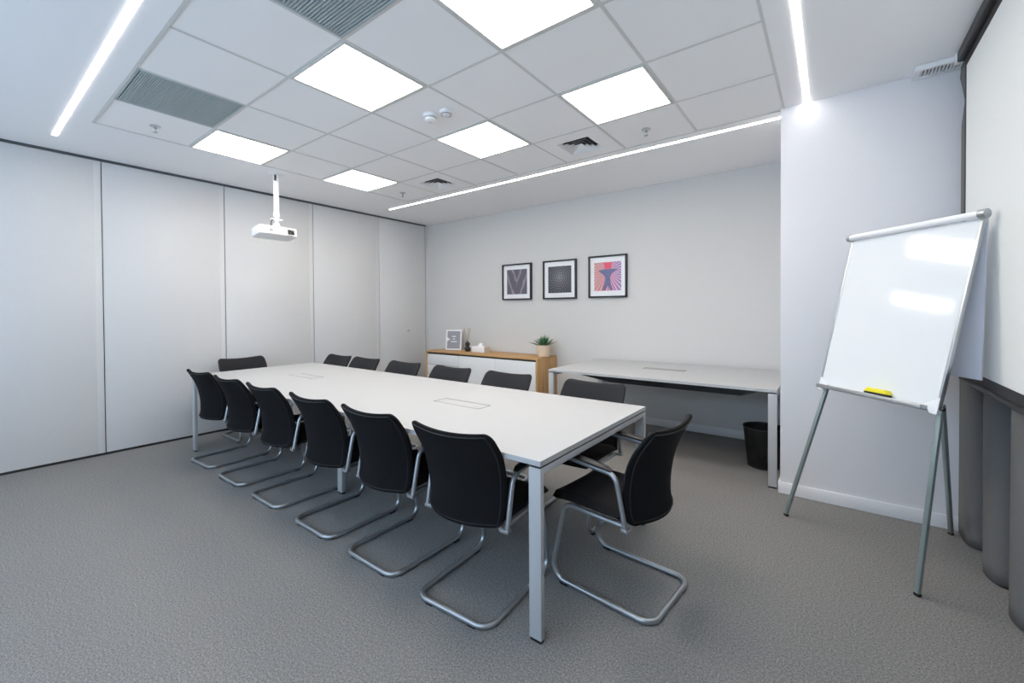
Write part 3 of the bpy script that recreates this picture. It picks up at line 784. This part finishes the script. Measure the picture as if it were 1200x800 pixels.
# paper pad flipped over behind the board
pd = MB(); b2 = bmesh.new()
top0 = [E(-hb+.02, .022, BH-.02), E(hb-.006, .022, BH-.02)]
rows = []
for k in range(9):
    t = k/8
    a = top0[0]+Vector((0.02*t, 0.02*t, -.72*t)); b = top0[1]+Vector((-.010*t, 0.035*t, -.745*t)); rows.append((a, b))
th = Vector((.010, .012, 0))
def sheet(rows, thk, flare):
    b2 = bmesh.new(); A = []; Bv = []
    for k, (a, b) in enumerate(rows):
        w_ = flare*(k/8)**3
        A.append([b2.verts.new(a.lerp(b, i/8)+thk*(.0)) for i in range(9)]); Bv.append([b2.verts.new(a.lerp(b, i/8)+thk*(1+w_)) for i in range(9)])
    for S, fl in ((A, False), (Bv, True)):
        for k in range(8):
            for i in range(8):
                q = (S[k][i], S[k][i+1], S[k+1][i+1], S[k+1][i]); b2.faces.new(q[::-1] if fl else q)
    for k in range(8):
        for i in (0, 8): b2.faces.new((A[k][i], A[k+1][i], Bv[k+1][i], Bv[k][i]))
    for i in range(8):
        for k in (0, 8): b2.faces.new((A[k][i], A[k][i+1], Bv[k][i+1], Bv[k][i]))
    return b2
pd.merge(sheet(rows, Vector((.003, .004, 0)), 0), None, True)
rows2 = [(a+Vector((.006, .006, .01*k/8)), b+Vector((.003, .010, .012*k/8))) for k, (a, b) in enumerate(rows)]
pd.merge(sheet(rows2, Vector((.002, .003, 0)), 1.0), None, True)
rows3 = [(a+Vector((.011, .012, -.004*k/8)), b+Vector((.006, .018, -.004*k/8))) for k, (a, b) in enumerate(rows)]
pd.merge(sheet(rows3, Vector((.002, .003, 0)), 1.0), None, True)
pdo = pd.build('paper_pad', M['paper'], fe)
# eraser on the tray
er = empty('whiteboard_eraser', 'yellow and black eraser lying on the flip chart pen tray', 'eraser', tuple(E(.055, -.024, .0045)+off))
Rm = Matrix((ex, ey, ez)).transposed().to_4x4()
g = MB(); b2 = bmesh.new(); bmesh.ops.create_cube(b2, size=1)
for v in b2.verts: v.co = Vector((v.co.x*.115, v.co.y*.040, (v.co.z+.5)*.010))
g.merge(b2, None, False, Rm); g.build('felt', M['black'], er)
g = MB(); b2 = bmesh.new(); bmesh.ops.create_cube(b2, size=1)
for v in b2.verts: v.co = Vector((v.co.x*(.125 if v.co.z < 0 else .095), v.co.y*.040, .0102+(v.co.z+.5)*.022))
bmesh.ops.bevel(b2, geom=b2.edges[:], offset=.003, segments=2, profile=.5, affect='EDGES')
g.merge(b2, None, True, Rm); g.build('grip', M['yellow'], er)

# ================================================================ SCREEN, CURTAIN, GRILLE
sc = empty('projection_screen', 'white roll down projection screen with black borders on the right side', 'projection screen', (.60, 1.95, CE))
SX = 0.0; ya, yb_ = -1.45, 1.47   # local y
MB().box(-.010, -.007, ya, yb_, 1.006-CE, 2.686-CE).build('screen_surface', M['screen'], sc)
g = MB(); g.box(-.011, -.006, yb_, yb_+.035, .955-CE, 2.735-CE); g.box(-.011, -.006, ya, yb_, 2.686-CE, 2.735-CE)
g.box(-.011, -.006, ya, yb_, .955-CE, 1.006-CE); g.build('border', M['scrborder'], sc)
g = MB(); g.tube([(-.012, ya-.02, .945-CE), (-.012, yb_+.045, .945-CE)], .013, seg=12); g.build('weight_bar', M['black'], sc)
g = MB(); g.box(-.040, -.005, ya-.03, yb_+.045, -.060, -.003, bev=.006); g.build('roller_case', M['black'], sc)
g = MB(); g.box(-.045, -.008, yb_+.047, yb_+.10, -.05, -.002, bev=.004); g.build('end_bracket', M['plastic'], sc)

def curtain():
    b2 = bmesh.new(); N = 420; y0, y1 = 3.62, -.9; rows = []
    def xx(y, t):
        ph = 2*PI*(y-3.12)/.385; s = math.cos(ph); s = math.copysign(abs(s)**.55, s)
        x_ = .676-.062*s*(1-.08*math.sin(3*y)) + .004*math.sin(9*y+t*2)
        if y > 3.44:
            q = min(1, (y-3.44)/.08); z_ = .012+2.753*t
            x_ = x_*(1-q)+q*(.606 - .008*math.exp(-((z_-2.70)/.06)**2) + .014*math.exp(-((z_-2.55)/.08)**2))
        return x_
    for k in range(40):
        t = k/39; z = .012+(2.765-.012)*t; pin = 1-.0*t
        rows.append([b2.verts.new((xx(y0+(y1-y0)*i/N, t), y0+(y1-y0)*i/N + .015*math.sin(2*PI*2*(y0+(y1-y0)*i/N-3.12)/.385), z)) for i in range(N+1)])
    for a, b in zip(rows, rows[1:]):
        for i in range(N): b2.faces.new((a[i], a[i+1], b[i+1], b[i]))
    g = MB(); g.merge(b2, None, True); o = g.build('curtain', M['curtain'])
    sm = o.modifiers.new('thickness', 'SOLIDIFY'); sm.thickness = .003
    return o
tag(curtain(), 'dark grey floor length curtain in deep folds behind the projection screen', 'curtain')
tag(MB().box(.655, .675, -.95, 3.64, CE-.022, CE-.001, bev=.003).build('curtain_rail', M['black']), 'dark curtain rail at the ceiling above the grey curtain', 'curtain rail')

ac = empty('wall_air_grille', 'small white slotted air grille at the ceiling beside the screen end', 'air grille', (.505, 3.575, CE))
g = MB(); D0, D1 = -.03, -.001
g.box(-.115, .115, -.072, -.045, D0, D1, bev=.003); g.box(-.115, .115, .045, .075, D0, D1, bev=.003); g.box(-.115, -.085, -.045, .045, D0, D1); g.box(.085, .115, -.045, .045, D0, D1)
g.build('frame', M['plastic'], ac)
g = MB()
for k in range(11): x = -.078+.0156*k; g.box(x-.003, x+.003, -.045, .045, D0+.002, -.006)
g.build('slats', M['plastic'], ac)
MB().box(-.085, .085, -.045, .045, -.004, -.0015).build('duct_opening', M['gap'], ac)
